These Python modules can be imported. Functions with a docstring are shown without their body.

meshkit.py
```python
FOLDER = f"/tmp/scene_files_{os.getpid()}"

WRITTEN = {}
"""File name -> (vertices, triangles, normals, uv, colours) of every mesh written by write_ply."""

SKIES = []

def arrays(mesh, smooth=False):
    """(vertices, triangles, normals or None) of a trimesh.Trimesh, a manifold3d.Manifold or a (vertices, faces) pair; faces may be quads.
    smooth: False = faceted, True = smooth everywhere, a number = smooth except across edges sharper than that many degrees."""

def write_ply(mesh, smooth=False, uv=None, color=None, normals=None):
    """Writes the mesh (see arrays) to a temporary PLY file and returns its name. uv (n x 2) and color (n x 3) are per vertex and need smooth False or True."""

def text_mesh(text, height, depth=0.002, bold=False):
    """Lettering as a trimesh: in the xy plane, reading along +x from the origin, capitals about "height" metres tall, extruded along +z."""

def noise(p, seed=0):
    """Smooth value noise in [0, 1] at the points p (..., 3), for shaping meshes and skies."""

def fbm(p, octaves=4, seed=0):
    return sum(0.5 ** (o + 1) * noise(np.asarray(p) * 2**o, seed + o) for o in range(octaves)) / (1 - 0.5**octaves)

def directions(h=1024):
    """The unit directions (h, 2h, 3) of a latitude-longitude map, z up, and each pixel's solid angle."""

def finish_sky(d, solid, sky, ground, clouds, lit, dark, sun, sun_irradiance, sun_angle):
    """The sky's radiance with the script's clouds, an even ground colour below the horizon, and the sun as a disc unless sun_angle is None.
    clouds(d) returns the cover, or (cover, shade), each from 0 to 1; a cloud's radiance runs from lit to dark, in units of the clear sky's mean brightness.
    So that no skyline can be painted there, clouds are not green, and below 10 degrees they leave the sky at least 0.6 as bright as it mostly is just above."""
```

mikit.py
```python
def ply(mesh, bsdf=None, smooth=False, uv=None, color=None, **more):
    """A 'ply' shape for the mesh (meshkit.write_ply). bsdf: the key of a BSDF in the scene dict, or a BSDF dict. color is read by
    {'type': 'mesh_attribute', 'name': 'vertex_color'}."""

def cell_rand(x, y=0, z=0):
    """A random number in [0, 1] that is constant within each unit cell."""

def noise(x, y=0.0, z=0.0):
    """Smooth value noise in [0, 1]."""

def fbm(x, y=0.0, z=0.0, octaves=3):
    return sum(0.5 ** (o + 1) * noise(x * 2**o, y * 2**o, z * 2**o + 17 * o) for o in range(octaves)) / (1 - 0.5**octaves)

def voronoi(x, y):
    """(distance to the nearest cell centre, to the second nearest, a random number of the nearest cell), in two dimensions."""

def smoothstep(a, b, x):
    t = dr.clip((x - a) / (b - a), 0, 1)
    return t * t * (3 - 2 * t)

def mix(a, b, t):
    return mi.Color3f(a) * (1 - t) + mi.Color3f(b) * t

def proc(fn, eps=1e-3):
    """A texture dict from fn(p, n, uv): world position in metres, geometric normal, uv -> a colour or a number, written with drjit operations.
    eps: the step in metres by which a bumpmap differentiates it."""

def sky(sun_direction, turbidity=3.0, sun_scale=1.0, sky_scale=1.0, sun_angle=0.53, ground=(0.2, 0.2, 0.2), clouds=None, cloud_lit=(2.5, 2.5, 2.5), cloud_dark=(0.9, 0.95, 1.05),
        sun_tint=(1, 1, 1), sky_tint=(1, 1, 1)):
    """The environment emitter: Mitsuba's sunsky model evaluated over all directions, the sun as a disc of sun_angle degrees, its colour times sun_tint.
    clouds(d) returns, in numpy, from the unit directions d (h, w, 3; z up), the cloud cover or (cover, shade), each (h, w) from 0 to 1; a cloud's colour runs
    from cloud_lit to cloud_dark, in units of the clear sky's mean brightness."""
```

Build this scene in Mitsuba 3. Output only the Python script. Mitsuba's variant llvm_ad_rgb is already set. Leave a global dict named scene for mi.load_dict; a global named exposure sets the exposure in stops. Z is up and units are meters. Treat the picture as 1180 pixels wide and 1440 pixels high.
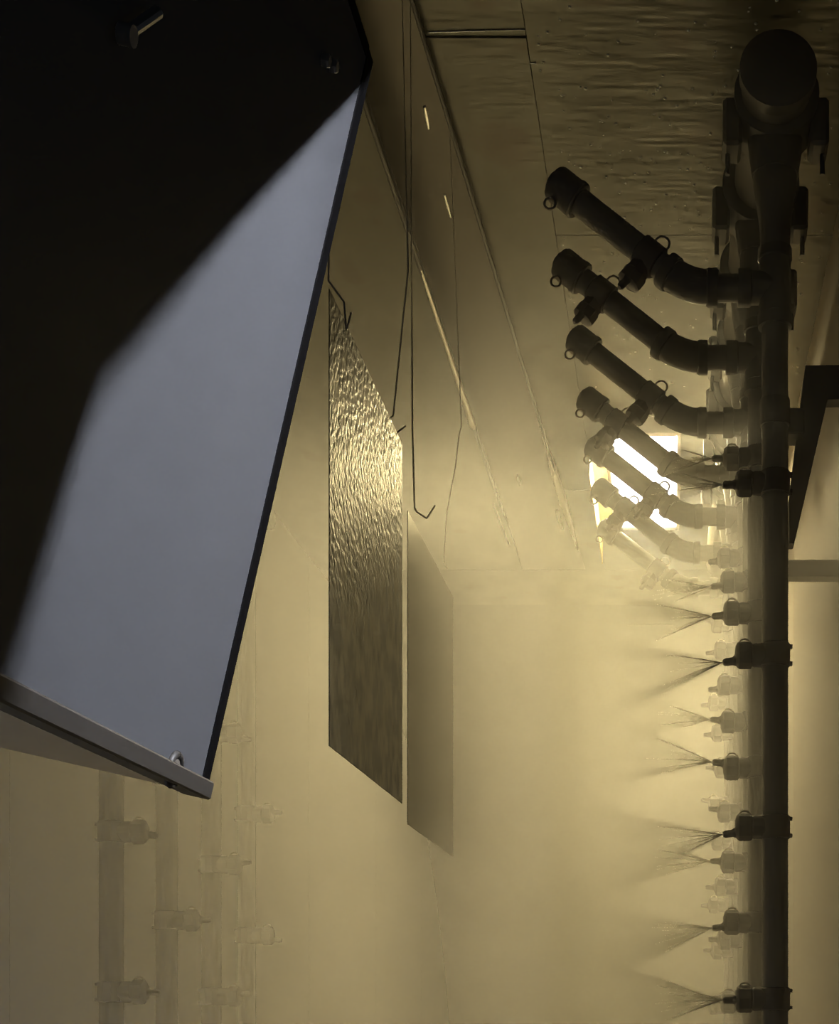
import math, random
import numpy as np, trimesh
import drjit as dr
import mitsuba as mi
import mikit, meshkit
from mikit import proc, noise, fbm, smoothstep, mix

T = mi.ScalarTransform4f
random.seed(7)
rng = np.random.default_rng(11)
scene, labels = {}, {}

# ------------------------------------------------------------------ camera, light, exposure
# x = across the tunnel, y = along it (away from the camera), z = up; the eye is at (0, 0, EYE)
EYE = 1.35
FPX, VPX, VPY = 2060.0, 945.0, 1430.0          # focal length and vanishing point of the tunnel, in pixels of 1180 x 1440
scene['camera'] = {
    'type': 'perspective', 'fov': math.degrees(2 * math.atan(590 / FPX)), 'fov_axis': 'x', 'near_clip': 0.05, 'far_clip': 60.0,
    'principal_point_offset_x': -(VPX - 590) / 1180, 'principal_point_offset_y': -(VPY - 720) / 1440,
    'to_world': T().look_at(origin=[0, 0, EYE], target=[0, 1, EYE], up=[0, 0, 1]),
}
exposure = 0.0
LAMP = (203.0, 164.0, 83.0)                      # radiance of the tunnel's ceiling lamp
UNSEEN_LAMP = (6100.0, 6250.0, 6800.0)                  # radiance of the unseen cold lamp that lights the cabinet
LX, LY, LZ = 1.30, 0.90, 1.90                 # where the unseen cold lamp is placed (height above the eye)
AMBIENT = (0.019, 0.021, 0.024)                    # dim even light from out of view, on all sides
MIST_ALBEDO, MIST_G = (0.99, 0.985, 0.975), 0.60

scene['unseen_ambient_light'] = {'type': 'constant', 'radiance': {'type': 'rgb', 'value': list(AMBIENT)}, 'sampling_weight': 0.25}  # ambient light from out of view, lifts the darks and the near mist


def smooth01(t):
    t = min(max(t, 0.0), 1.0)
    return t * t * (3 - 2 * t)


def P(px, py, y):
    """The point that stands at depth y behind the pixel (used to take sizes from the photograph)."""
    return np.array([(px - VPX) * y / FPX, y, EYE + (VPY - py) * y / FPX])


# ------------------------------------------------------------------ materials
def rgb(*c):
    return {'type': 'rgb', 'value': list(c)}


def principled(name, color, rough, metallic=0.0, bump=None, bscale=0.001, two=True, **more):
    b = {'type': 'principled', 'base_color': color if isinstance(color, dict) else rgb(*color), 'roughness': rough, 'metallic': metallic, **more}
    if bump is not None:
        b = {'type': 'bumpmap', 'arbitrary': bump, 'scale': bscale, 'bsdf': b}
    scene[name] = {'type': 'twosided', 'bsdf': b} if two else b
    return name


def galv_colour(p, n, uv):
    f = fbm(p.y * 50, p.x * 50, p.z * 24, 3)
    return mix((0.036, 0.034, 0.027), (0.10, 0.088, 0.055), smoothstep(0.3, 0.72, f))


def galv_bump(p, n, uv):
    return 0.75 * fbm(p.y * 120, p.x * 120, p.z * 110, 2) + 0.25 * noise(p.y * 40, p.x * 40, p.z * 18)


def sheet_bump(p, n, uv):
    return fbm(p.x * 5, p.y * 16, 0, 3) + 0.35 * noise(p.x * 22, p.y * 95, 3.0)


def sheet_colour(p, n, uv):
    f = fbm(p.x * 6, p.y * 4, p.z * 3, 4)
    r = smoothstep(0.62, 0.75, fbm(p.x * 9 + 7, p.y * 7, p.z * 4, 3))
    return mix(mix((0.050, 0.048, 0.030), (0.105, 0.097, 0.062), f), (0.072, 0.042, 0.022), r * 0.5)


def wall_bump(p, n, uv):
    return fbm(p.y * 9, p.z * 5, p.x * 5, 3)


def paint_colour(p, n, uv):
    f = fbm(p.y * 3, p.x * 3, p.z * 2, 3)
    return mix((0.066, 0.069, 0.076), (0.080, 0.082, 0.089), f)


principled('mat_pipe', (0.11, 0.10, 0.085), 0.42)
principled('mat_fitting', (0.09, 0.083, 0.07), 0.42)
principled('mat_nozzle', (0.055, 0.045, 0.042), 0.4)
principled('mat_wire', (0.26, 0.23, 0.18), 0.4, 0.5)
principled('mat_galv', proc(galv_colour), 0.38, 0.6, proc(galv_bump), 0.0034, specular=0.2)
principled('mat_galv_plain', (0.15, 0.14, 0.105), 0.36, 0.8)
principled('mat_sheet', proc(sheet_colour), 0.34, 0.35, proc(sheet_bump), 0.0045)
principled('mat_sheet_plain', (0.07, 0.066, 0.044), 0.5)
principled('mat_lip', (0.045, 0.04, 0.03), 0.5)
principled('mat_lip_glint', (0.8, 0.76, 0.66), 0.34, 1.0)  # bright metal for the highlights built onto the slot lips
principled('mat_channel', (0.12, 0.105, 0.08), 0.34, 0.3)
principled('mat_wall', (0.30, 0.265, 0.21), 0.55, 0.2, proc(wall_bump), 0.004)
principled('mat_wall_plain', (0.40, 0.385, 0.36), 0.6)
principled('mat_paint', proc(paint_colour), 0.55, 0.0, specular=0.2)
principled('mat_edge', (0.0025, 0.0025, 0.003), 0.7, specular=0.05)
principled('mat_dark_steel', (0.11, 0.10, 0.085), 0.5)
principled('mat_lip_dark', (0.032, 0.029, 0.026), 0.5)
principled('mat_pan_steel', (0.62, 0.58, 0.55), 0.3, 0.9)
principled('mat_pan', (0.55, 0.50, 0.44), 0.6)
principled('mat_bolt', (0.5, 0.5, 0.5), 0.3, 0.8)
principled('mat_drop', (0.9, 0.9, 0.86), 0.12, 1.0)
principled('mat_yellow', (0.115, 0.068, 0.002), 0.6)
principled('mat_concrete', (0.62, 0.60, 0.57), 0.6)
scene['mat_water'] = {'type': 'dielectric', 'int_ior': 1.33, 'ext_ior': 1.0}
scene['mat_spray'] = {'type': 'principledthin', 'base_color': rgb(.7, .69, .64), 'roughness': .5, 'diff_trans': 1.3}
scene['mat_null'] = {'type': 'null'}


# ------------------------------------------------------------------ mesh helpers
def merge(*ms):
    return trimesh.util.concatenate([m for m in ms if m is not None])


def tube(pts, r, n=14, caps=True):
    pts = np.asarray(pts, float)
    r = np.broadcast_to(np.asarray(r, float), len(pts))
    tan = np.gradient(pts, axis=0)
    tan /= np.linalg.norm(tan, axis=1, keepdims=True)
    u = np.cross(tan[0], [0, 1, 0] if abs(tan[0][1]) < 0.9 else [1, 0, 0])
    u /= np.linalg.norm(u)
    a = np.arange(n) * 2 * np.pi / n
    rings = []
    for k in range(len(pts)):
        u = u - tan[k] * (u @ tan[k])
        u /= np.linalg.norm(u)
        v = np.cross(tan[k], u)
        rings.append(pts[k] + r[k] * (np.cos(a)[:, None] * u + np.sin(a)[:, None] * v))
    V = np.vstack(rings)
    F = []
    for k in range(len(pts) - 1):
        for i in range(n):
            j = (i + 1) % n
            F += [[k * n + i, k * n + j, (k + 1) * n + j], [k * n + i, (k + 1) * n + j, (k + 1) * n + i]]
    if caps:
        b, t = len(V), len(V) + 1
        V = np.vstack([V, pts[0], pts[-1]])
        m = (len(pts) - 1) * n
        for i in range(n):
            j = (i + 1) % n
            F += [[b, j, i], [t, m + i, m + j]]
    return trimesh.Trimesh(V, np.array(F), process=False)


def lathe(profile, origin, axis, n=20):
    """profile: (radius, distance along the axis); closed to the axis at both ends."""
    axis = np.asarray(axis, float) / np.linalg.norm(axis)
    u = np.cross(axis, [0, 1, 0] if abs(axis[1]) < 0.9 else [1, 0, 0])
    u /= np.linalg.norm(u)
    v = np.cross(axis, u)
    prof = [(0.0, profile[0][1])] + list(profile) + [(0.0, profile[-1][1])]
    a = np.arange(n) * 2 * np.pi / n
    V = np.vstack([np.asarray(origin) + t * axis + r * (np.cos(a)[:, None] * u + np.sin(a)[:, None] * v) for r, t in prof])
    F = []
    for k in range(len(prof) - 1):
        for i in range(n):
            j = (i + 1) % n
            F += [[k * n + i, k * n + j, (k + 1) * n + j], [k * n + i, (k + 1) * n + j, (k + 1) * n + i]]
    m = trimesh.Trimesh(V, np.array(F), process=False)
    m.update_faces(m.nondegenerate_faces())
    return m


def box(lo, hi, bevel=0.0):
    lo, hi = np.asarray(lo, float), np.asarray(hi, float)
    if bevel <= 0:
        return trimesh.creation.box(bounds=[lo, hi])
    pts = []
    for c in np.ndindex(2, 2, 2):
        s = np.array(c)
        base = np.where(s == 1, hi, lo)
        for k in range(3):
            q = base.copy()
            for j in range(3):
                if j != k:
                    q[j] += bevel * (1 - 2 * s[j])
            pts.append(q)
    return trimesh.convex.convex_hull(np.array(pts))


def torus(center, normal, R, r, n=24, m=8, a0=0.0, a1=2 * math.pi):
    normal = np.asarray(normal, float) / np.linalg.norm(normal)
    u = np.cross(normal, [0, 0, 1] if abs(normal[2]) < 0.9 else [1, 0, 0])
    u /= np.linalg.norm(u)
    v = np.cross(normal, u)
    a = np.linspace(a0, a1, n + 1)
    return tube(np.asarray(center) + R * (np.cos(a)[:, None] * u + np.sin(a)[:, None] * v), r, m)


def prism(poly, y0, y1):
    """poly: (x, z) outline, extruded along y."""
    from shapely.geometry import Polygon
    m = trimesh.creation.extrude_polygon(Polygon(poly), y1 - y0, engine='earcut')
    v = m.vertices.copy()
    m.vertices = np.stack([v[:, 0], y1 - v[:, 2], v[:, 1]], 1)
    return m


def slab(poly, z0, z1):
    from shapely.geometry import Polygon
    m = trimesh.creation.extrude_polygon(Polygon(poly), z1 - z0, engine='earcut')
    m.apply_translation([0, 0, z0])
    return m


# ------------------------------------------------------------------ naming helpers
def numbered(name):
    k, i = name, 0
    while k in scene or any(x.startswith(k + '__') for x in scene) or k in labels:
        i += 1
        k = f'{name}_{i:03d}'
    return k


def thing(name, label, cat, group=None):
    key = numbered(name)
    labels[key] = {'label': label, 'category': cat}
    if group:
        labels[key]['group'] = group
    return key


def part(parent, name, mesh, mat, smooth=35, label=None, **more):
    key = numbered(parent + '__' + name)
    scene[key] = mikit.ply(mesh, mat, smooth=smooth, **more)
    if label:
        labels[key] = {'label': label}
    return key


def solo(name, mesh, mat, label, cat, group=None, smooth=35, kind=None, **more):
    key = thing(name, label, cat, group)
    if kind:
        labels[key]['kind'] = kind
    scene[key] = mikit.ply(mesh, mat, smooth=smooth, **more)
    return key


def struct(name, mesh, mat, smooth=False, label=None):
    scene[name] = mikit.ply(mesh, mat, smooth=smooth)
    labels[name] = {'kind': 'structure', **({'label': label} if label else {})}
    return name


# ------------------------------------------------------------------ the tunnel
Y0, Y1, YE = 1.85, 9.6, 5.9
XL, XR = -1.42, 0.37
CEIL = EYE + 1.80
XA = -0.600


def XB(y):
    return -0.435 + 0.033 * (y - 3.2)


XS = -0.268
struct('floor', box((-3.2, -3.0, -0.06), (2.6, Y1, 0.0)), 'mat_concrete', label='wet grey floor of the wash tunnel')
labels['wall_right'] = {'kind': 'structure', 'label': 'right wall of stainless sheets'}
labels['wall_left'] = {'kind': 'structure', 'label': 'left wall of stainless sheets behind the mist'}
ys = np.linspace(Y0, Y1, 7)
for a, b in zip(ys[:-1], ys[1:]):
    part('wall_right', 'sheet', box((XR, a + .001, 0), (XR + .02, b - .001, CEIL), .0008), 'mat_wall', False)
    part('wall_left', 'sheet', box((XL - .02, a + .001, 0), (XL, b - .001, CEIL)), 'mat_wall_plain', False)
cove = [(Y1 - 3.2, CEIL - .0002)] + [(Y1 - 3.2 + 3.2 * math.sin(t_), CEIL - 3.1 + 3.1 * math.cos(t_)) for t_ in np.linspace(.03, math.pi / 2, 32)]
cv = np.array([[x_, y_, z_] for y_, z_ in cove for x_ in (XL - .02, XR + .02)])
scene['wall_far'] = mikit.ply((cv, np.array([[2 * k, 2 * k + 2, 2 * k + 3, 2 * k + 1] for k in range(len(cove) - 1)])), 'mat_sheet_plain', smooth=True)
labels['wall_far'] = {'kind': 'structure', 'label': 'curved far end of the tunnel, lost in mist'}
labels['ceiling'] = {'kind': 'structure', 'label': 'wet sheet metal ceiling of the tunnel'}
for a, b in ((Y0, 3.374), (3.374, YE)):
    part('ceiling', 'sheet', box((XS + .0006, a + .0006, CEIL), (XR + .02, b - .001, CEIL + .01), .0008), 'mat_sheet', False)
for a, b in ((Y0, 2.25), (2.25, YE)):
    part('ceiling', 'sheet', box((XL - .02, a + .001, CEIL), (XA - .002, b - .001, CEIL + .01), .0008), 'mat_sheet', False)
part('ceiling', 'sheet', box((XL - .02, YE, CEIL), (XR + .02, Y1, CEIL + .01)), 'mat_sheet', False)
# narrow strip between the slot and the right sheets, in lapped lengths
cuts = [Y0, 2.69, 2.80, 5.0, YE]
for k, (a, b) in enumerate(zip(cuts[:-1], cuts[1:])):
    z = CEIL - 0.003 * (k % 2)
    part('ceiling', 'strip', slab([(XB(a), a), (XS, a), (XS, b + .012), (XB(b), b + .012)], z, z + .008), 'mat_sheet', False)
# folded lips of the conveyor slot and the recessed channel above it
def lip_z(v):
    return CEIL - .019 + .022 * float(smooth01((v - 4.9) / 1.0))


def top_z(v):
    return CEIL + .105 - .104 * float(smooth01((v - 4.2) / (YE - 4.2)))


def ribbon(left, right):
    """A strip between two lines of points, as thin as sheet metal."""
    n_ = len(left)
    v = np.vstack([left, right, np.array(left) + [.0008, 0, .0015], np.array(right) + [.0008, 0, .0015]])
    f = []
    for k in range(n_ - 1):
        a_, b_, c_, d_ = k, k + 1, n_ + k + 1, n_ + k
        f += [[a_, b_, c_, d_], [2 * n_ + d_, 2 * n_ + c_, 2 * n_ + b_, 2 * n_ + a_]]
    f = np.array(f)
    return trimesh.Trimesh(v, np.vstack([f[:, [0, 1, 2]], f[:, [0, 2, 3]]]), process=False)


yy = np.linspace(Y0, YE, 30)
struct('trim_1', merge(ribbon([(XA, v, lip_z(v)) for v in yy], [(XA, v, CEIL + .01) for v in yy]), tube([(XA, v, lip_z(v)) for v in yy], [.0048 * (1 - .97 * float(smooth01((v - 4.9) / 1.0))) for v in yy], 12)),
       'mat_lip', 40, label='rolled left lip of the conveyor slot')
struct('trim_2', merge(ribbon([(XB(v), v, lip_z(v)) for v in yy], [(XB(v), v, CEIL + .01) for v in yy]), tube([(XB(v), v, lip_z(v)) for v in yy], [.004 * (1 - .97 * float(smooth01((v - 4.9) / 1.0))) for v in yy], 12)),
       'mat_lip', 40, label='rolled right lip of the conveyor slot')
struct('trim_3', merge(ribbon([(XA - .05, v, top_z(v)) for v in yy], [(0.01, v, top_z(v)) for v in yy]), ribbon([(XA - .05, v, CEIL + .008) for v in yy], [(XA - .05, v, top_z(v)) for v in yy]),
                       ribbon([(0.01, v, CEIL + .008) for v in yy], [(0.01, v, top_z(v)) for v in yy])), 'mat_channel', 40, label='recessed channel above the conveyor slot')
part('trim_1', 'glint_bead', tube([(XA + .001, v, lip_z(v) - .001) for v in (3.36, 3.6, 3.9, 4.2, 4.40, 4.44)], [.002, .0045, .0062, .009, .011, .003], 12), 'mat_lip_glint', True, 'added bright roll in place of the glint on the left lip')  # highlight on the left lip, built as a bright metal roll
part('trim_2', 'glint_bead', tube([(XB(v) - .004, v, CEIL - .012) for v in (4.35, 4.6, 4.8, 5.05, 5.3, 5.6)], [.002, .006, .013, .016, .010, .003], 12), 'mat_lip_glint', True, 'added bright roll in place of the glint on the right lip')  # the right lip's highlight, built the same way
for k, yb in enumerate((2.677, 2.771)):
    struct(f'trim_{4 + k}', tube([(XB(yb) + .004, yb, CEIL - .001), ((XB(yb) + XS) / 2, yb - .004, CEIL - .001), (XS + .012 * k, yb - .008, CEIL - .001)], .0014, 8), 'mat_drop', True, label='bright raised lap seam across the ceiling strip')
# short bright rods added in place of wet highlights around the slot
for lab, p0_, p1_, h_, r_ in (('added rod in place of a wet highlight in the slot, nearest one', (597, 150), (603, 181), 1.77, .0042), ('added glint rod in the slot below the nearest one', (625, 274), (634, 306), 1.77, .003),
                              ('wide added glint rod, upper of two side by side left of the lamp', (697, 688), (709, 726), 1.792, .007), ('thin added glint rod beside the wide one, right of the far wire hook', (694, 708), (716, 766), 1.795, .004),
                              ('tiny added glint rod above the wide one, near the right lip', (728, 668), (732, 682), 1.797, .005), ('added glint rod under the right lip of the slot, left of the lamp', (783, 718), (791, 744), 1.792, .007)):
    ends = []
    for px, py in (p0_, p1_):
        yr = h_ * FPX / (VPY - py)
        ends.append(P(px, py, yr))
    solo('glint_rod', tube([ends[0], .5 * (ends[0] + ends[1]), ends[1]], [r_ * .7, r_, r_ * .5], 12), 'mat_drop', lab, 'glint rod', 'added glint rods along the conveyor slot')

# ------------------------------------------------------------------ mist
MX0, MX1, MY0, MY1, MZ0, MZ1 = XL - .01, XR + .01, 1.9, Y1 + .01, .005, CEIL + .12
nx, ny, nz = 72, 200, 80
gx = MX0 + (np.arange(nx) + .5) / nx * (MX1 - MX0)
gy = MY0 + (np.arange(ny) + .5) / ny * (MY1 - MY0)
gz = MZ0 + (np.arange(nz) + .5) / nz * (MZ1 - MZ0)
GZ, GY, GX = np.meshgrid(gz, gy, gx, indexing='ij')


def sstep(a, b, v):
    t_ = np.clip((v - a) / (b - a), 0, 1)
    return t_ * t_ * (3 - 2 * t_)




def mist_density(x, y_, z):
    h = z - EYE
    centre = np.exp(-((x + .34) / .22) ** 2)                 # the sprays meet in the middle of the tunnel
    left = sstep(-.55, -.90, x)
    start = 2.30 - .34 * left + .45 * sstep(.75, 1.45, h)
    near = sstep(start, start + .55, y_)
    vert = 1 - .87 * sstep(.78, 1.34, h)
    puff = .55 + .9 * meshkit.fbm(np.stack([x * 2.6, y_ * 2.2, z * 2.6], -1), 4, 3)
    body = 1.5 - .85 * sstep(3.5, 4.2, y_)
    veil = 2.6 * np.exp(-((x + .455) / .06) ** 2) * sstep(2.55, 2.75, y_) * sstep(3.4, 3.0, y_) * sstep(1.05, .80, h)
    centre = 1.6 * centre * sstep(1.35, .75, h) * sstep(4.4, 3.4, y_)
    return puff * (near * vert * (body + centre + 1.0 * left * sstep(4.2, 3.4, y_)) + veil + 2.4 * sstep(5.1, 5.9, y_) * (.38 + .62 * sstep(-.9, -.3, x))) + .08 * (1 - .65 * sstep(.8, 1.4, h))


dens = mist_density(GX, GY, GZ).astype(np.float32)
scene['mist_medium'] = {
    'type': 'heterogeneous', 'albedo': {'type': 'constvolume', 'value': rgb(*MIST_ALBEDO)}, 'scale': 1.0,
    'sigma_t': {'type': 'gridvolume', 'grid': mi.VolumeGrid(np.ascontiguousarray(dens)), 'filter_type': 'trilinear', 'wrap_mode': 'clamp',
                'to_world': T().translate([MX0, MY0, MZ0]).scale([MX1 - MX0, MY1 - MY0, MZ1 - MZ0])},
    'phase': {'type': 'hg', 'g': MIST_G},
}
solo('mist', box((MX0, MY0, MZ0), (MX1, MY1, MZ1)), 'mat_null', 'pale golden water mist filling the spray tunnel', 'mist', smooth=False, kind='stuff',
     interior={'type': 'ref', 'id': 'mist_medium'})

# ------------------------------------------------------------------ spray risers
RZ = [2.60, 2.875, 3.19, 3.50, 3.79, 4.09, 4.42]
RX = [0.183, 0.172, 0.177, 0.18, 0.181, 0.181, 0.181, 0.181, 0.181, 0.181]
HA = [0.9466 - 0.305 * k for k in range(6)]
HB = [1.0955 - 0.3035 * k for k in range(6)]
D_ARM = np.array([-0.784, 0, 0.621])
PERP = np.array([-0.621, 0, -0.784])
H_ARM = 1.2935
H_MAIN = 1.612
ORD = ['nearest', 'second', 'third', 'fourth', 'fifth', 'sixth', 'seventh', 'eighth', 'ninth', 'tenth']
NORD = ['topmost', 'second highest', 'third highest', 'fourth highest', 'fifth highest', 'sixth highest']
mirror = np.diag([-1.0, 1, 1, 1])


def place(m, x, y, side):
    m = m.copy()
    if side < 0:
        m.apply_transform(mirror)
        m.invert() if False else None
    m.apply_translation([x, y, EYE])
    return m


def nozzle_meshes(h, tilt, yaw, lite):
    """A clip-on nozzle at height h on a riser whose axis is x = 0; it points to -x."""
    n = 10 if lite else 20
    o = np.array([0, 0, h])
    band = lathe([(.0245, -.021), (.0268, -.019), (.0268, .019), (.0245, .021)], o, (0, 0, 1), n)
    lugs = merge(box((.024, -.006, h + .012), (.0305, .006, h + .018)), box((.024, -.006, h - .018), (.0305, .006, h - .012)))
    neck = lathe([(.021, .018), (.021, .037), (.019, .041)], o, (-1, 0, 0), n)
    nut = lathe([(.020, .040), (.0245, .043), (.0245, .064), (.021, .068), (.012, .071)], o, (-1, 0, 0), 8 if not lite else 6)
    d = np.array([-math.cos(tilt) * math.cos(yaw), math.sin(yaw), math.sin(tilt)])
    tip = lathe([(.011, .064), (.0085, .074), (.0068, .076), (.0068, .089), (.0045, .0935)], o, d, n)
    a = np.linspace(-.25 * math.pi, 1.25 * math.pi, 14)
    clip = tube(np.stack([-.054 + .0085 * np.cos(a), a * 0 + .0, h + .0235 + .0055 * np.sin(a)], 1), .0016, 6)
    return merge(band, lugs, neck, nut), tip, clip, o + d * .094, d


FAN_HALF, FAN_LEN = .36, .26
# the part of the mist that the right-hand sprays fill: a box of its own with a fine grid of water per volume
SX0, SX1, SY0, SY1, SZ0, SZ1 = -.24, .10, 2.53, 3.30, EYE - .22, EYE + 1.16
sx_, sy_, sz_ = (np.arange(m_) + .5 for m_ in (68, 78, 276))
sgx, sgy, sgz = SX0 + sx_ / 68 * (SX1 - SX0), SY0 + sy_ / 78 * (SY1 - SY0), SZ0 + sz_ / 276 * (SZ1 - SZ0)
SGZ, SGY, SGX = np.meshgrid(sgz, sgy, sgx, indexing='ij')
spray_dens = mist_density(SGX, SGY, SGZ)


def add_fan(o, d, seed, strength):
    """Adds a flat fan of water to the fine grid: dense at the nozzle, in its streaks and along its rims, thinning out to the mist."""
    g = np.random.default_rng(seed)
    e = np.cross(d, [0, 1, 0]); e /= np.linalg.norm(e)
    w = np.cross(d, e)
    jy = np.where(np.abs(sgy - o[1]) < .09)[0]
    jz = np.where(np.abs(sgz - o[2]) < .20)[0]
    if not len(jy) or not len(jz):
        return
    sl = np.s_[jz[0]:jz[-1] + 1, jy[0]:jy[-1] + 1, :]
    q = np.stack([SGX[sl] - o[0], SGY[sl] - o[1], SGZ[sl] - o[2]], -1)
    a, b, c = q @ d, q @ e, q @ w
    r = np.hypot(a, b) + 1e-6
    u = np.arctan2(b, a) / FAN_HALF
    streak = np.interp(u, np.linspace(-1.2, 1.2, 15), g.uniform(.25, 1.0, 15)) * (.5 + .8 * np.clip(np.abs(u + .25 * g.normal()), 0, 1) ** 2)
    edge = 1 - sstep(.80, 1.05, np.abs(u) - .006 / r)
    fade = (1 - sstep(.2, .98, r / FAN_LEN)) * np.minimum(1, .05 / r) ** .5 * (a > -.004)
    thick = .010 + .05 * r
    spray_dens[sl] += strength * streak * edge * fade * np.exp(-(c / thick) ** 2)


def jets_mesh(o, d, seed, count=22):
    """The water streaks of one fan: thin jets that leave the nozzle, spread and thin out."""
    g = np.random.default_rng(seed)
    e = np.cross(d, [0, 1, 0]); e /= np.linalg.norm(e)
    out = []
    for k in range(count):
        u = g.uniform(-1, 1) if k > 3 else (-1) ** k * g.uniform(.9, 1)
        a = u * FAN_HALF * .9
        dd = math.cos(a) * d + math.sin(a) * e + np.array([0, g.normal(0, .03), 0])
        ln = FAN_LEN * (.12 + .38 * g.random() ** 1.6)
        t = np.array([0, .08, .25, .5, .75, 1])
        pts = o + dd * (t * ln)[:, None] + np.outer((t * ln) ** 2, [0, 0, -.3])
        out.append(tube(pts, np.array([.0008, .0007, .0005, .00035, .0002, .0001]) * g.uniform(.5, .95), 4))
    return merge(*out)


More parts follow.
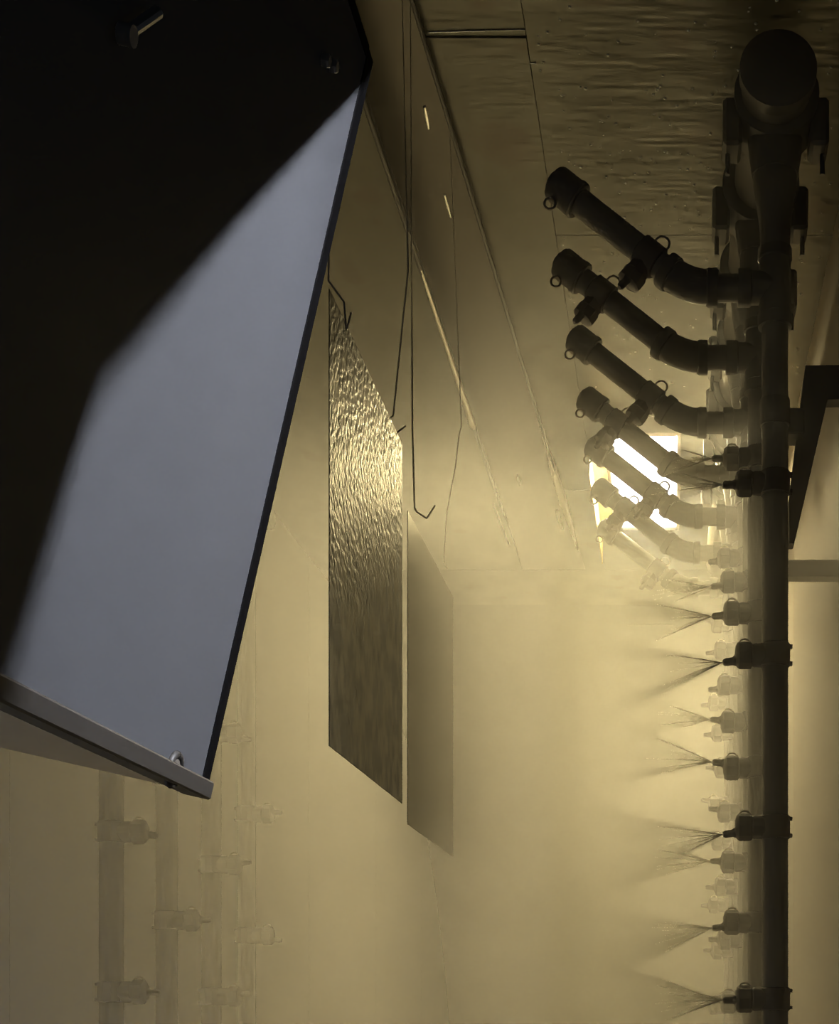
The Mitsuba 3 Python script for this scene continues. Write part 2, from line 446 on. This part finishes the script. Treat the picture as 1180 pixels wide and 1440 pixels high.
def riser(i, side):
    x, y = (RX[i], RZ[i]) if side > 0 else (-1.10, RZ[i])
    typeA = i % 2 == 0
    lite = i > 4 or side < 0
    n = 14 if lite else 28
    if side > 0:
        lab = f'{ORD[i]} dark spray riser along the right wall, with its bent arm rising to the left' if i else 'nearest dark spray riser at the right, with its long bent arm above the others'
    else:
        lab = f'{ORD[i - 1]} of the faint spray risers on the left, behind the mist below the cabinet'
    t = thing('spray_riser', lab, 'spray pipe', 'spray risers along the right wall' if side > 0 else 'spray risers along the left wall')
    pl = lambda m: place(m, x, y, side)
    O = np.zeros(3)
    part(t, 'pipe', pl(tube([(0, 0, -EYE), (0, 0, 0), (0, 0, 1.24)], .0233, n)), 'mat_pipe')
    tee = merge(lathe([(.030, -.07), (.031, -.05), (.0285, -.048), (.0285, .048), (.031, .05), (.030, .068)], (0, 0, H_ARM), (0, 0, 1), n),
                lathe([(.028, 0), (.028, .042), (.0315, .044), (.0315, .066)], (0, 0, H_ARM), (-1, 0, 0), n))
    part(t, 'tee_fitting', pl(tee), 'mat_fitting')
    if side > 0:                                # elbow and arm; those on the left lie behind the cabinet
        part(t, 'reducer', pl(lathe([(.026, 1.355), (.0275, 1.40), (.033, 1.44), (.039, 1.475), (.0395, 1.56)], O, (0, 0, 1), n)), 'mat_pipe')
        strap = lathe([(.062, -.052), (.0745, -.046), (.0745, .046), (.062, .052)], (0, 0, H_MAIN), (0, 1, 0), n)
        st = part(t, 'clamp_saddle', pl(merge(strap, box((-.093, -.034, H_MAIN - .082), (-.06, .034, H_MAIN + .002), .006), box((.06, -.034, H_MAIN - .082), (.093, .034, H_MAIN + .002), .006),
                                              lathe([(.05, -.0), (.046, .06), (.041, .09)], (0, 0, H_MAIN - .03), (0, 0, -1), n))), 'mat_fitting')
        for sx in (-1, 1):
            part(st, 'bolt', pl(merge(lathe([(.0045, -.118), (.0045, .01)], (sx * .084, 0, H_MAIN), (0, 0, 1), 8), lathe([(.009, .0), (.009, .009)], (sx * .084, 0, H_MAIN), (0, 0, 1), 6))), 'mat_fitting')
        C = np.array([-.154, 0, H_ARM])
        a = np.linspace(0, 1, 9)[:, None]
        p0, p2 = C + [.048, 0, 0], C + D_ARM * .048
        bend = (1 - a) ** 2 * p0 + 2 * a * (1 - a) * C + a ** 2 * p2
        part(t, 'elbow', pl(merge(tube(bend, .0288, n), lathe([(.0315, 0), (.0322, .004), (.0322, .018), (.030, .02)], p0 + [.004, 0, 0], (-1, 0, 0), n),
                                  lathe([(.030, -.02), (.0322, -.018), (.0322, -.004), (.0315, 0)], p2 + D_ARM * .006, D_ARM, n))), 'mat_fitting')
        arm_end = C + D_ARM * .304
        ar = part(t, 'arm', pl(merge(tube([C + D_ARM * .03, C + D_ARM * .15, arm_end - D_ARM * .01], .0233, n), tube([(-.05, 0, H_ARM), (-.09, 0, H_ARM), (-.115, 0, H_ARM)], .0233, n))), 'mat_pipe')
        cp = part(t, 'end_cap', pl(lathe([(.030, -.058), (.0325, -.055), (.0325, -.046), (.031, -.043), (.031, -.006), (.027, 0), (.0165, 0.0), (.0165, .006)], arm_end, D_ARM, n)), 'mat_fitting')
        part(cp, 'ring', pl(torus(arm_end - D_ARM * .02 + PERP * .042 + np.array([.004, -.012, 0]), (0, 1, 0), .0098, .0022, 20, 6)), 'mat_wire')
        along = .089 if typeA else .200
        q = C + D_ARM * along
        sd = part(t, 'arm_nozzle', pl(merge(lathe([(.0255, -.022), (.0285, -.02), (.0285, .02), (.0255, .022)], q, D_ARM, n),
                                            lathe([(.021, .02), (.021, .036), (.0235, .039), (.0235, .058), (.019, .062), (.008, .064)], q, PERP, 8))), 'mat_nozzle')
        d_arm = np.array([-.62, -.25, -.78]); d_arm /= np.linalg.norm(d_arm)
        part(sd, 'tip', pl(lathe([(.010, .058), (.0068, .066), (.0068, .082), (.004, .086)], q, d_arm, 12)), 'mat_nozzle')
        part(sd, 'ring', pl(torus(q - PERP * .033 + D_ARM * -.004, (0, 1, 0), .0128, .0021, 22, 6)), 'mat_wire')
    if side < 0:
        hs = [.363 - .314 * k for k in range(-2, 3)] if i % 2 else [.21 + .314 * k for k in (1, 0, -1)]
    else:
        hs = HA if typeA else HB
    for k, h in enumerate(hs):
        tilt = random.uniform(-.16, .16)
        body, tip, clip, o, d = nozzle_meshes(h, tilt, random.uniform(-.12, .12), lite)
        nz = part(t, 'nozzle', pl(body), 'mat_nozzle')
        part(nz, 'tip', pl(tip), 'mat_nozzle')
        part(nz, 'clip', pl(clip), 'mat_wire')
        if side > 0 and i < 3 and -.15 < h < 1.12:
            o2 = o + [x, y, EYE]
            add_fan(o2, d, 100 * i + k, 75 * random.uniform(.75, 1.1))
            solo('water_spray', jets_mesh(o2, d, 100 * i + k), 'mat_spray', f'fan of water from the {NORD[k]} nozzle of the {ORD[i]} right riser', 'water spray', 'water sprays from the right risers', smooth=True, kind='stuff')
    return t


for i in range(len(RZ)):
    riser(i, 1)
for i in range(1, 5):
    riser(i, -1)
scene['spray_medium'] = {
    'type': 'heterogeneous', 'albedo': {'type': 'constvolume', 'value': rgb(.84, .83, .78)}, 'scale': 1.0,
    'sigma_t': {'type': 'gridvolume', 'grid': mi.VolumeGrid(np.ascontiguousarray(np.minimum(spray_dens, 46).astype(np.float32))), 'filter_type': 'trilinear', 'wrap_mode': 'clamp',
                'to_world': T().translate([SX0, SY0, SZ0]).scale([SX1 - SX0, SY1 - SY0, SZ1 - SZ0])},
    'phase': {'type': 'hg', 'g': MIST_G},
}
solo('spray_mist', box((SX0, SY0, SZ0), (SX1, SY1, SZ1)), 'mat_null', 'fine mist streaming from the nozzles of the right risers', 'mist', smooth=False, kind='stuff',
     interior={'type': 'ref', 'id': 'spray_medium'}, exterior={'type': 'ref', 'id': 'mist_medium'})

mp = thing('supply_pipe', 'thick dark supply pipe over the right risers, its blind end facing the camera', 'pipe')
part(mp, 'pipe', tube([(.181, 2.50, EYE + H_MAIN), (.181, 4, EYE + H_MAIN), (.181, 5.2, EYE + H_MAIN)], .0605, 32), 'mat_pipe')
part(mp, 'end_cap', lathe([(.062, -.02), (.066, -.014), (.066, .012), (.055, .02), (.03, .026)], (.181, 2.5, EYE + H_MAIN), (0, -1, 0), 32), 'mat_fitting')
# bracket that ties the nearest riser to the wall
y = 2.66
br = thing('wall_bracket', 'dark tapering steel bracket between the nearest right riser and the wall', 'bracket')
q = [P(px, py, y) for px, py in ((1133, 514), (1238, 512), (1238, 560), (1164, 562), (1117, 764), (1110, 764), (1110, 705), (1122, 600))]
part(br, 'gusset', prism([(v[0], v[2]) for v in q], y, y + .035), 'mat_dark_steel', False)
a, b = P(1104, 600, 2.6), P(1134, 563, 2.6)
part(br, 'pipe_clamp', merge(box((a[0], y - .03, a[2]), (b[0], y + .03, b[2]), .003), lathe([(.0235, 0), (.0265, .001), (.0265, b[2] - a[2])], (RX[0], RZ[0], a[2]), (0, 0, 1), 24)), 'mat_fitting')
a, b = P(1090, 812, 3.19), P(1190, 788, 3.19)
br2 = thing('wall_bracket', 'flat horizontal bar between the third right riser and the wall, below the tapering bracket', 'bracket')
part(br2, 'bar', box((RX[2] + .02, 3.185, a[2]), (XR, 3.225, b[2]), .002), 'mat_wall_plain', False)

# ------------------------------------------------------------------ hanging workpieces
XC = -0.4645


def sheet_part(x, y0, y1, h0, h1, label, mat='mat_galv'):
    t = thing('metal_panel', label, 'metal panel', None)
    part(t, 'sheet', box((x - .0007, y0, EYE + h0), (x + .0007, y1, EYE + h1), .0003), mat, False)
    return t


sheet_part(XC, 1.985, 2.520, .367, .987, 'upright galvanised panel with a golden sheen, hanging beside the grey cabinet')
lean = sheet_part(XC - .002, 2.585, 3.12, .340, .894, 'dull hanging panel fading into mist, behind the shining galvanised panel', 'mat_galv_plain')


def wire(name_label, pts_px, y, r=.0014, top=True):
    r = r * .7
    pts = [P(a, b, y) for a, b in pts_px]
    if top:
        pts = [np.array([XC, y, CEIL + .1])] + pts
    # fine resample so that corners stay crisp
    out = [pts[0]]
    for p_, q_ in zip(pts[:-1], pts[1:]):
        L = np.linalg.norm(q_ - p_)
        for s in ([.5, 1] if L < .02 else [.004 / L, .5, 1 - .004 / L, 1]):
            out.append(p_ + (q_ - p_) * s)
    return solo('hanger_hook', tube(out, [r * (.45 if p_[2] > EYE + 1.3 else 1) for p_ in out], 8), 'mat_wire', name_label, 'hook', 'wire hooks on the conveyor')


wire('wire hook holding the far top corner of the shining galvanised panel', [(574, 380), (553, 585), (533, 597), (555, 611), (571, 599)], 2.505, .0022)
wire('wire hook at the near top corner of the shining panel, half hidden by the cabinet', [(462, 395), (484, 425), (487, 465), (494, 440)], 2.03, .002)
wire('straight wire hook ending in a V at the near corner of the dull misty panel', [(579, 390), (580, 600), (583, 714), (586, 720), (600, 729), (612, 711)], 2.60, .0023)
wire('thin wire hook at the far corner of the dull misty panel', [(649, 600), (646, 610), (640, 660), (628, 722), (624, 790), (630, 800)], 3.05, .0016)

# cabinet: a tilted box hanging near the camera
A0 = np.array([-.474, 1.49, EYE + .2315])      # far bottom corner of its front face
U = np.array([.169, 0, .7415]); HH = np.linalg.norm(U); U /= HH
N = np.array([U[2], 0, -U[0]])                 # outward normal of the front face
LEN, DEP = .95, .42


def cab(u, v, w):
    """u: towards the camera along the cabinet, v: up its front face, w: out of its front face"""
    return A0 + np.array([0, -u, 0]) + U * v + N * w


def cab_box(u0, u1, v0, v1, w0, w1, bev=0.0):
    m = box((u0, v0, w0), (u1, v1, w1), bev)
    v = m.vertices
    m.vertices = A0 + np.outer(v[:, 0], [0, -1, 0]) + np.outer(v[:, 1], U) + np.outer(v[:, 2], N)
    m.invert() if m.volume < 0 else None
    return m


ct = thing('sheet_metal_cabinet', 'large blue grey sheet metal cabinet hanging tilted in the foreground at the left', 'cabinet')
part(ct, 'front_panel', cab_box(.004, LEN, .004, HH - .004, -.010, 0, .003), 'mat_paint', 30)
part(ct, 'edge_strip', merge(cab_box(-.002, .019, 0, HH, -.03, .0012, .0008), cab_box(.019, LEN, HH - .010, HH + .002, -.03, .0012, .0008)), 'mat_edge', 30, 'black edge strip')
part(ct, 'bottom_lip', cab_box(0, LEN, -.010, .009, -.022, .0075, .002), 'mat_lip_dark', 30, 'dark folded lip along the bottom')
part(ct, 'bottom_pan', cab_box(-.001, LEN, -.005, -.001, -DEP, -.02), 'mat_pan_steel', False, 'pale bottom pan')
part(ct, 'side_panel', cab_box(.0, .004, .0, HH, -DEP, -.03), 'mat_paint', False)
part(ct, 'top_panel', cab_box(.004, LEN, HH - .004, HH, -DEP, -.03), 'mat_paint', False)
part(ct, 'back_panel', cab_box(.004, LEN, .006, HH - .004, -DEP, -DEP + .004), 'mat_paint', False)


def on_face(px, py):
    """(u, v) of the point of the cabinet's face seen at a pixel"""
    d = P(px, py, 1.0) - [0, 0, EYE]
    s = ((A0 - [0, 0, EYE]) @ N) / (d @ N)
    p_ = d * s + [0, 0, EYE] - A0
    return -p_[1], p_ @ U


u, v = on_face(243, 1082)
g = torus((0, 0, 0), (0, 0, 1), .0145, .004, 28, 8)
g.vertices = cab(u, v, .001) + np.outer(g.vertices[:, 0], [0, -1, 0]) + np.outer(g.vertices[:, 1], U) + np.outer(g.vertices[:, 2], N)
gm = part(ct, 'grommet', g, 'mat_lip_dark', True, 'round grommet beside the bottom lip')
g = lathe([(.0135, 0), (.0135, .002), (.006, .004)], cab(u, v, 0), N, 20)
part(gm, 'plug', g, 'mat_dark_steel', 30)
# a latch bar and a bolt on the upper, shaded part of the face
(u0, v0), (u1, v1) = on_face(160, 45), on_face(205, 14)
p0, p1 = cab(u0, v0, .008), cab(u1, v1, .008)
lt = part(ct, 'latch', merge(tube([p0, .5 * (p0 + p1), p1], .0045, 10), lathe([(.007, -.004), (.007, .006)], p0, N, 12)), 'mat_bolt', 35, 'bare metal latch bar')
for px, py in ((465, 92), (454, 84)):
    uu, vv = on_face(px, py)
    part(ct, 'bolt', merge(lathe([(.0065, -.006), (.0065, .003), (.005, .005)], cab(uu, vv, .002), N, 6)), 'mat_bolt', 30)
for uu in (.18, .72):
    p_ = cab(uu, HH, -.05)
    solo('hanger_hook', tube([p_ + [0, 0, -.02], p_ + [0, 0, .02], np.array([p_[0] - .05, p_[1], p_[2] + .25]), np.array([XC, p_[1], CEIL + .1])], .004, 8), 'mat_wire',
         f'thick wire hook carrying the {"far" if uu < .5 else "near"} end of the cabinet, above the frame', 'hook', 'wire hooks on the conveyor')

# ------------------------------------------------------------------ ceiling lamp
XL0, XL1 = -.195, .015
ZL = CEIL - .05
for YL0, YL1, lab in ((4.42, 5.24, 'bright tunnel lamp with a yellow side wing, on the ceiling behind the spray arms'), (6.7, 7.52, 'unseen farther lamp on the ceiling, placed to light the deep mist')):  # the second lamp is unseen, placed to brighten the deep mist
    lamp = thing('ceiling_lamp', lab, 'lamp')
    ZL = CEIL - (.05 if YL0 < 5 else .014)
    lamp_frame = 'mat_pan' if YL0 < 5 else 'mat_sheet'
    part(lamp, 'housing', merge(box((XL0 - .012, YL0 - .03, ZL), (XL0, YL1 + .03, CEIL), .003), box((XL1, YL0 - .03, ZL), (XL1 + .012, YL1 + .03, CEIL), .003),
                                box((XL0, YL0 - .03, ZL), (XL1, YL0, CEIL), .003), box((XL0, YL1, ZL), (XL1, YL1 + .03, CEIL), .003)), lamp_frame, False)
    if YL0 < 5:
        part(lamp, 'side_wing', prism([(XL0 - .012, ZL), (XL0 - .052, ZL - .04), (XL0 - .053, ZL - .125), (XL0 - .056, ZL - .125), (XL0 - .056, ZL - .036), (XL0 - .016, ZL + .004)], YL0 - .02, YL1 + .02), 'mat_yellow', False, 'flared yellow side wing')
    key = part(lamp, 'diffuser', box((XL0, YL0, ZL + .004), (XL1, YL1, ZL + .012)), 'mat_pan' if YL0 < 5 else 'mat_sheet', False, 'glowing diffuser')
    scene[key]['emitter'] = {'type': 'area', 'radiance': rgb(*(c_ * (1 if YL0 < 5 else .75) for c_ in LAMP)), 'sampling_weight': 1.0 if YL0 < 5 else 0.5}

# ------------------------------------------------------------------ unseen cold lamp for the cabinet, and the unseen sheet shaped to shade it
L = np.array([LX, LY, EYE + LZ])
aim = cab(.2, .3, 0) - L
aim /= np.linalg.norm(aim)
wl = thing('unseen_cold_lamp', 'unseen cold white lamp on a stand, placed to light the cabinet', 'lamp')
key = part(wl, 'lens', lathe([(.05, 0), (.05, .004)], L, aim, 24), 'mat_pan', False)
scene[key]['emitter'] = {'type': 'area', 'radiance': rgb(*UNSEEN_LAMP), 'sampling_weight': 0.35}
ang = np.arange(24) * 2 * np.pi / 24
part(wl, 'shade', merge(*[tube([L - aim * .03 + .07 * w, L + aim * .32 + .08 * w], .0125, 6) for w in [np.cos(t_) * np.cross(aim, [0, 0, 1]) / np.linalg.norm(np.cross(aim, [0, 0, 1])) + np.sin(t_) * np.cross(aim, np.cross(aim, [0, 0, 1])) / np.linalg.norm(np.cross(aim, np.cross(aim, [0, 0, 1]))) for t_ in ang]],
                        lathe([(.08, -.04), (.085, -.012)], L, aim, 24)), 'mat_edge')
part(wl, 'stand', tube([L - aim * .04, L - aim * .1 + [0, 0, -.05], np.array([L[0] - aim[0] * .1, L[1] - aim[1] * .1, .02])], .015, 12), 'mat_dark_steel')
part(wl, 'foot', lathe([(.18, 0), (.17, .02), (.02, .03)], (L[0] - aim[0] * .1, L[1] - aim[1] * .1, 0), (0, 0, 1), 24), 'mat_dark_steel')
legs = [((527, 86), .065), ((514, 117), .065), ((330, 322), .15), ((140, 556), .235), ((110, 640), .25), ((60, 820), .30), ((20, 960), .34), ((-60, 1240), .42)]  # outline of the cabinet's shadow, carried towards the lamp to shape the sheet
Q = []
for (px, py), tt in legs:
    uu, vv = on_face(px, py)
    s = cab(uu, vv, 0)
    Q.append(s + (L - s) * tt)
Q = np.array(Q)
SHADE_EDGE = Q
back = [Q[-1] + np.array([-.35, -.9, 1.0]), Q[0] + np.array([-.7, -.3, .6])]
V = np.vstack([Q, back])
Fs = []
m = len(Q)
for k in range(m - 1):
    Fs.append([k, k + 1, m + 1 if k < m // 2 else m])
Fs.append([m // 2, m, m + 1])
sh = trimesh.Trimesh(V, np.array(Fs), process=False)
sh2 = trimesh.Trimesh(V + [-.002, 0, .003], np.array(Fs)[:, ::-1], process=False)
solo('unseen_shade_sheet', merge(sh, sh2), 'mat_edge', 'unseen dark sheet above the frame, shaped to cast the cabinet shadow', 'shield', smooth=False)

# ------------------------------------------------------------------ drops on the ceiling
def drops(count, x0, x1, y0, y1, seed):
    g = np.random.default_rng(seed)
    s = trimesh.creation.icosphere(subdivisions=1, radius=1.0)
    c = np.stack([g.uniform(x0, x1, count), y0 + (y1 - y0) * g.random(count) ** 1.3, np.full(count, CEIL)], 1)
    r = g.uniform(.0014, .0034, count)[:, None, None]
    V = (s.vertices[None] * r * np.array([1, 1, .8])) + c[:, None]
    F = (s.faces[None] + len(s.vertices) * np.arange(count)[:, None, None]).reshape(-1, 3)
    return trimesh.Trimesh(V.reshape(-1, 3), F, process=False)


solo('water_drops', drops(420, XS + .01, XR - .02, 2.4, 4.2, 5), 'mat_drop', 'glinting water drops clinging to the wet ceiling at the upper right', 'water drops', smooth=True, kind='stuff')
